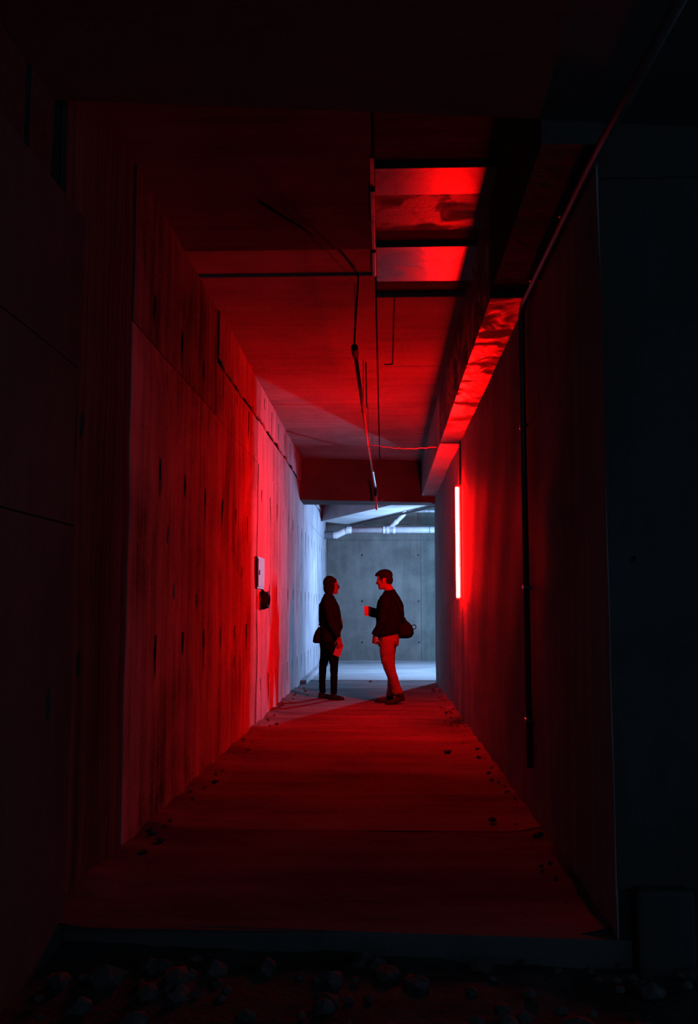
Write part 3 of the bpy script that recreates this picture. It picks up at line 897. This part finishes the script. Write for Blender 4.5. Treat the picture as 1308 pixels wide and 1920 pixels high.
# leaflet in her right hand
lf = bmesh.new()
ctr = Vector(W(.138, -.196, .690))
ax = Vector((.075, 0, -.030)) * .98; ay = Vector((.046, .0, .135)) * .55
q = [ctr - ax * .62 - ay * 1.15, ctr + ax * .62 - ay * 1.15, ctr + ax * .62 + ay * 1.15, ctr - ax * .62 + ay * 1.15]
vs = [lf.verts.new(p + Vector((0, dy, 0))) for dy in (0, .004) for p in q]
for f in ((0, 1, 2, 3), (7, 6, 5, 4), (0, 4, 5, 1), (1, 5, 6, 2), (2, 6, 7, 3), (3, 7, 4, 0)):
    lf.faces.new([vs[i] for i in f])
lfo = tag(obj('leaflet', lf, M['paper']), 'small pale leaflet held low in the hand of the person with glasses', 'leaflet')

# shoulder bag behind her hip
sb = empty('shoulder_bag', W(-.12, .0, .78))
tag(sb, 'black shoulder bag hanging behind the person with glasses', 'bag')
bm = bmesh.new()
loft(bm, [(WX + a, WY - .01, z, r1, r2, 8) for a, z, r1, r2 in ((-.125, .775, .085, .07), (-.130, .79, .105, .085), (-.128, .86, .100, .085), (-.115, .94, .080, .07), (-.105, 1.0, .050, .05))], 24, 3)
obj('bag_body', fuse(bm, .008, 4, .01, .06), M['bag'], sb)
bm = bmesh.new()
tube(bm, [W(-.110, -.03, .97), W(-.136, -.06, 1.08), W(-.136, -.10, 1.2), W(-.132, -.12, 1.31), W(-.08, -.125, 1.385), W(-.01, -.12, 1.395), W(.08, -.09, 1.33), W(.125, -.02, 1.24)], .012, 8)
obj('strap', bm, M['bag'], sb, True)
obj('buckle', B(WX - .150, WX - .132, WY - .078, WY - .052, 1.02, 1.05, bevel=.003), M['conduit'], sb)

# ---------------- man, facing left and partly away
MX, MY = .072, 12.9
def P(u, v, z):
    return (MX + u, MY + v, z)
ma = empty('person', (MX, MY, 0))
tag(ma, 'person in black jacket and khaki trousers facing left with a paper raised', 'person')
bm = bmesh.new()
fa = math.radians(180 - 12)
mm = add_head(bm, P(-.058, .0, 1.640), fa, 1.03, False, math.radians(10))
tube(bm, [P(.035, 0, 1.42), P(.020, 0, 1.49), P(-.020, 0, 1.57)], [.075, .064, .060], 16, 'round')
loft(bm, [(MX + a, MY, z, r1, r2, -20) for a, z, r1, r2 in ((0, .86, .12, .16), (.01, 1.0, .12, .155), (.02, 1.15, .13, .165), (.02, 1.3, .13, .185), (.025, 1.40, .10, .16), (.03, 1.46, .06, .08))])
nS, nE, nW = P(-.040, -.205, 1.375), P(-.085, -.255, 1.085), P(-.185, -.215, .895)
fS, fE, fW = P(.065, .200, 1.375), P(.02, .270, 1.10), P(-.165, .165, 1.165)
limb(bm, [nS, nE, nW], [.055, .042, .029])
limb(bm, [fS, fE, fW], [.055, .042, .029])
hand(bm, nW, (-.10, -.05, -1), (.8, .5, 0), (-.45, -.8, 0), (58, 66, 45), .98, 2, .6)
hand(bm, fW, (-.9, -.25, .25), (.2, -.8, .4), (-.1, .2, 1), (35, 35, 25), 1.02)
nH, nK, nA = P(.0, -.09, .86), P(.002, -.10, .50), P(.122, -.075, .135)
fH, fK, fA = P(.0, .09, .86), P(.010, .09, .49), P(.024, .10, .085)
limb(bm, [nH, nK, nA], [.09, .056, .038])
limb(bm, [fH, fK, P(.040, .095, .32), fA], [.09, .052, .044, .036])
loft(bm, [(MX, MY, z, r1, r2) for z, r1, r2 in ((.78, .08, .14), (.86, .12, .165), (.94, .12, .16))])
obj('body', fuse(bm, .0058, 3), M['skin'], ma)

bm = bmesh.new()                                             # short dark hair
ell(bm, (-.028, 0, .062), (.098, .086, .078))
ell(bm, (-.062, 0, -.005), (.056, .074, .070))
ell(bm, (.040, 0, .100), (.062, .064, .030), Matrix.Rotation(.25, 3, 'Y'))
ell(bm, (.080, .01, .086), (.026, .040, .018), Matrix.Rotation(.4, 3, 'Y'))
ell(bm, (.010, 0, .118), (.05, .05, .022))
for s in (-1, 1):
    ell(bm, (.012, s * .070, .030), (.022, .016, .040))
put(bm, mm)
obj('hair', fuse(bm, .008, 2, .014, .018), M['hair'], ma)

bm = bmesh.new()
loft(bm, [(MX + a, MY, z, r1, r2, t) for a, z, r1, r2, t in (
    (-.002, .895, .142, .185, -12), (.004, .93, .158, .195, -12), (.012, 1.02, .176, .195, -15), (.022, 1.12, .184, .198, -18), (.024, 1.22, .182, .205, -20),
    (.022, 1.30, .172, .215, -22), (.020, 1.365, .150, .210, -22), (.022, 1.42, .118, .165, -20), (.024, 1.47, .090, .105, -15), (.020, 1.49, .078, .082, 0))], 32, 2.2)
for v_ in bm.verts:                                          # hem drops towards the front
    if v_.co.z < 1.05:
        v_.co.z += (v_.co.x - MX) * .22 * (1.05 - v_.co.z) / .155
tube(bm, [P(.028, 0, 1.44), P(.018, 0, 1.505)], [.092, .074], 18)
sleeve(bm, nS, nE, nW, [.078, .074, .064, .056, .050], .92)
sleeve(bm, fS, fE, fW, [.078, .074, .064, .056, .050], .92)
obj('jacket', fuse(bm, .008, 4, .018, .09), M['jacket_m'], ma)

bm = bmesh.new()
loft(bm, [(MX + a, MY, z, r1, r2, -8) for a, z, r1, r2 in ((-.004, .76, .135, .175), (.0, .84, .140, .182), (.004, .92, .140, .180), (.006, .98, .13, .17))])
for pts, rr in (((P(.0, -.085, .85), P(-.012, -.09, .767), P(-.016, -.095, .66), P(-.012, -.10, .555), P(.014, -.098, .465), P(.060, -.09, .335), P(.094, -.08, .22), P(.126, -.075, .14)), (.122, .116, .101, .088, .076, .064, .063, .070)),
                ((P(.004, .085, .82), P(.0, .09, .66), P(.008, .09, .50), P(.040, .095, .32), P(.034, .10, .17), P(.022, .10, .09)), (.116, .092, .074, .056, .054, .060))):
    tube(bm, pts, rr, 18, 'flat')
ell(bm, P(.118, -.075, .15), (.075, .07, .022))
tr = obj('trousers', fuse(bm, .008, 3, .022, .07), M['khaki'], ma)
pk = bmesh.new()
tube(pk, [P(.085, -.175, .79), P(.090, -.178, .755)], .010, 10, 'round')
obj('pocket_button', pk, M['black'], tr)
shoe(ma, P(.200, -.075, 0), P(-.045, -.150, 0), .002, .050, 1.1, M['shoe_m'], .052, P(.122, -.075, .15))
shoe(ma, P(.060, .095, 0), P(-.185, .125, 0), .002, 0, 1.08, M['shoe_m'], .048, P(.022, .10, .10))

# folded paper in his raised hand
fp = empty('folded_paper', P(-.245, .12, 1.2))
tag(fp, 'folded paper held out at chest height by the person in khaki trousers', 'paper')
def leaf(name, pts, mat):
    bm = bmesh.new()
    a = [Vector(p) for p in pts]
    nrm = (a[1] - a[0]).cross(a[2] - a[0]).normalized() * .003
    vs = [bm.verts.new(p + o) for o in (Vector((0, 0, 0)), nrm) for p in a]
    for f in ((3, 2, 1, 0), (4, 5, 6, 7), (0, 1, 5, 4), (1, 2, 6, 5), (2, 3, 7, 6), (3, 0, 4, 7)):
        bm.faces.new([vs[i] for i in f])
    return obj(name, bm, mat, fp)
leaf('page', [P(-.268, .05, 1.162), P(-.318, .03, 1.162), P(-.330, .03, 1.293), P(-.272, .05, 1.293)], M['paper'])
leaf('page', [P(-.268, .052, 1.160), P(-.150, .14, 1.132), P(-.150, .14, 1.258), P(-.272, .052, 1.291)], M['paper_shade'])

# satchel slung behind him
sg = empty('satchel', P(.23, .02, .86))
tag(sg, 'black rounded satchel slung at the back of the person in khaki trousers', 'bag')
bm = bmesh.new()
loft(bm, [(MX + a, MY + .03, z, r1, r2, -15) for a, z, r1, r2 in ((.205, .862, .060, .09), (.215, .875, .095, .13), (.228, .93, .108, .15), (.218, 1.00, .106, .15), (.200, 1.06, .085, .13), (.190, 1.10, .050, .09))], 24, 2.4)
ell(bm, P(.185, -.02, 1.10), (.055, .07, .055))
obj('bag_body', fuse(bm, .008, 4, .012, .05), M['bag'], sg)
bm = bmesh.new()
tube(bm, bend_path([P(.30, .0, 1.03), P(.362, -.01, 1.045), P(.372, -.01, 1.00), P(.30, .0, .965)], .03, 5), .006, 8)
obj('handle', bm, M['bag'], sg, True)
bm = bmesh.new()
tube(bm, [P(.20, -.10, 1.06), P(.185, -.15, 1.18), P(.13, -.19, 1.32), P(.055, -.15, 1.455), P(-.06, -.09, 1.43), P(-.14, .03, 1.31)], .014, 8)
obj('strap', bm, M['bag'], sg, True)
bm = bmesh.new()
loft(bm, [(MX + .222, MY - .035, z, r1, r2, -15) for z, r1, r2 in ((.90, .07, .10), (.93, .085, .105), (.99, .085, .105), (1.01, .06, .09))], 20, 3)
obj('front_pocket', fuse(bm, .008, 3), M['bag'], sg)

# ------------------------------------------------------------------ loose stones
def stone(bm, c, r, rng):
    t = bmesh.new()
    bmesh.ops.create_icosphere(t, subdivisions=1, radius=1)
    for v in t.verts:
        v.co *= .75 + .5 * rng.random()
    put(t, Matrix.Translation(c) @ Matrix.Rotation(rng.random() * 6, 4, 'Z') @ Matrix.Diagonal((r, r * .8, r * .55, 1)))
    me = bpy.data.meshes.new('s'); t.to_mesh(me); t.free()
    bm.from_mesh(me); bpy.data.meshes.remove(me)
rg = random.Random(4)
tag(obj('stone', (lambda bm: (stone(bm, (.56, 8.57, .012), .045, rg), bm)[1])(bmesh.new()), M['stone']), 'dark stone lying on the floor near the right wall', 'stone')
tag(obj('stone', (lambda bm: (stone(bm, (-.22, 16.55, .008), .032, rg), bm)[1])(bmesh.new()), M['stone']), 'small stone on the floor between the two people', 'stone')
bm = bmesh.new()
for i in range(170):
    side = rg.random() < .5
    y = 4.2 + rg.random() * 11
    x = (XL + .03 + abs(rg.gauss(0, .10))) if side else (XR - .03 - abs(rg.gauss(0, .08)))
    stone(bm, (x, y, .02), .008 + .022 * rg.random() ** 2, rg)
tag(obj('gravel', bm, M['stone']), 'loose gravel and crumbs along the foot of both corridor walls', 'gravel', kind='stuff')
bm = bmesh.new()
for i in range(220):
    stone(bm, (-1.2 + 3.4 * rg.random(), 2.6 + 1.2 * rg.random(), -.07), .02 + .06 * rg.random() ** 2, rg)
tag(obj('rubble', bm, M['stone']), 'broken rubble on the earth in front of the slab', 'rubble', kind='stuff')
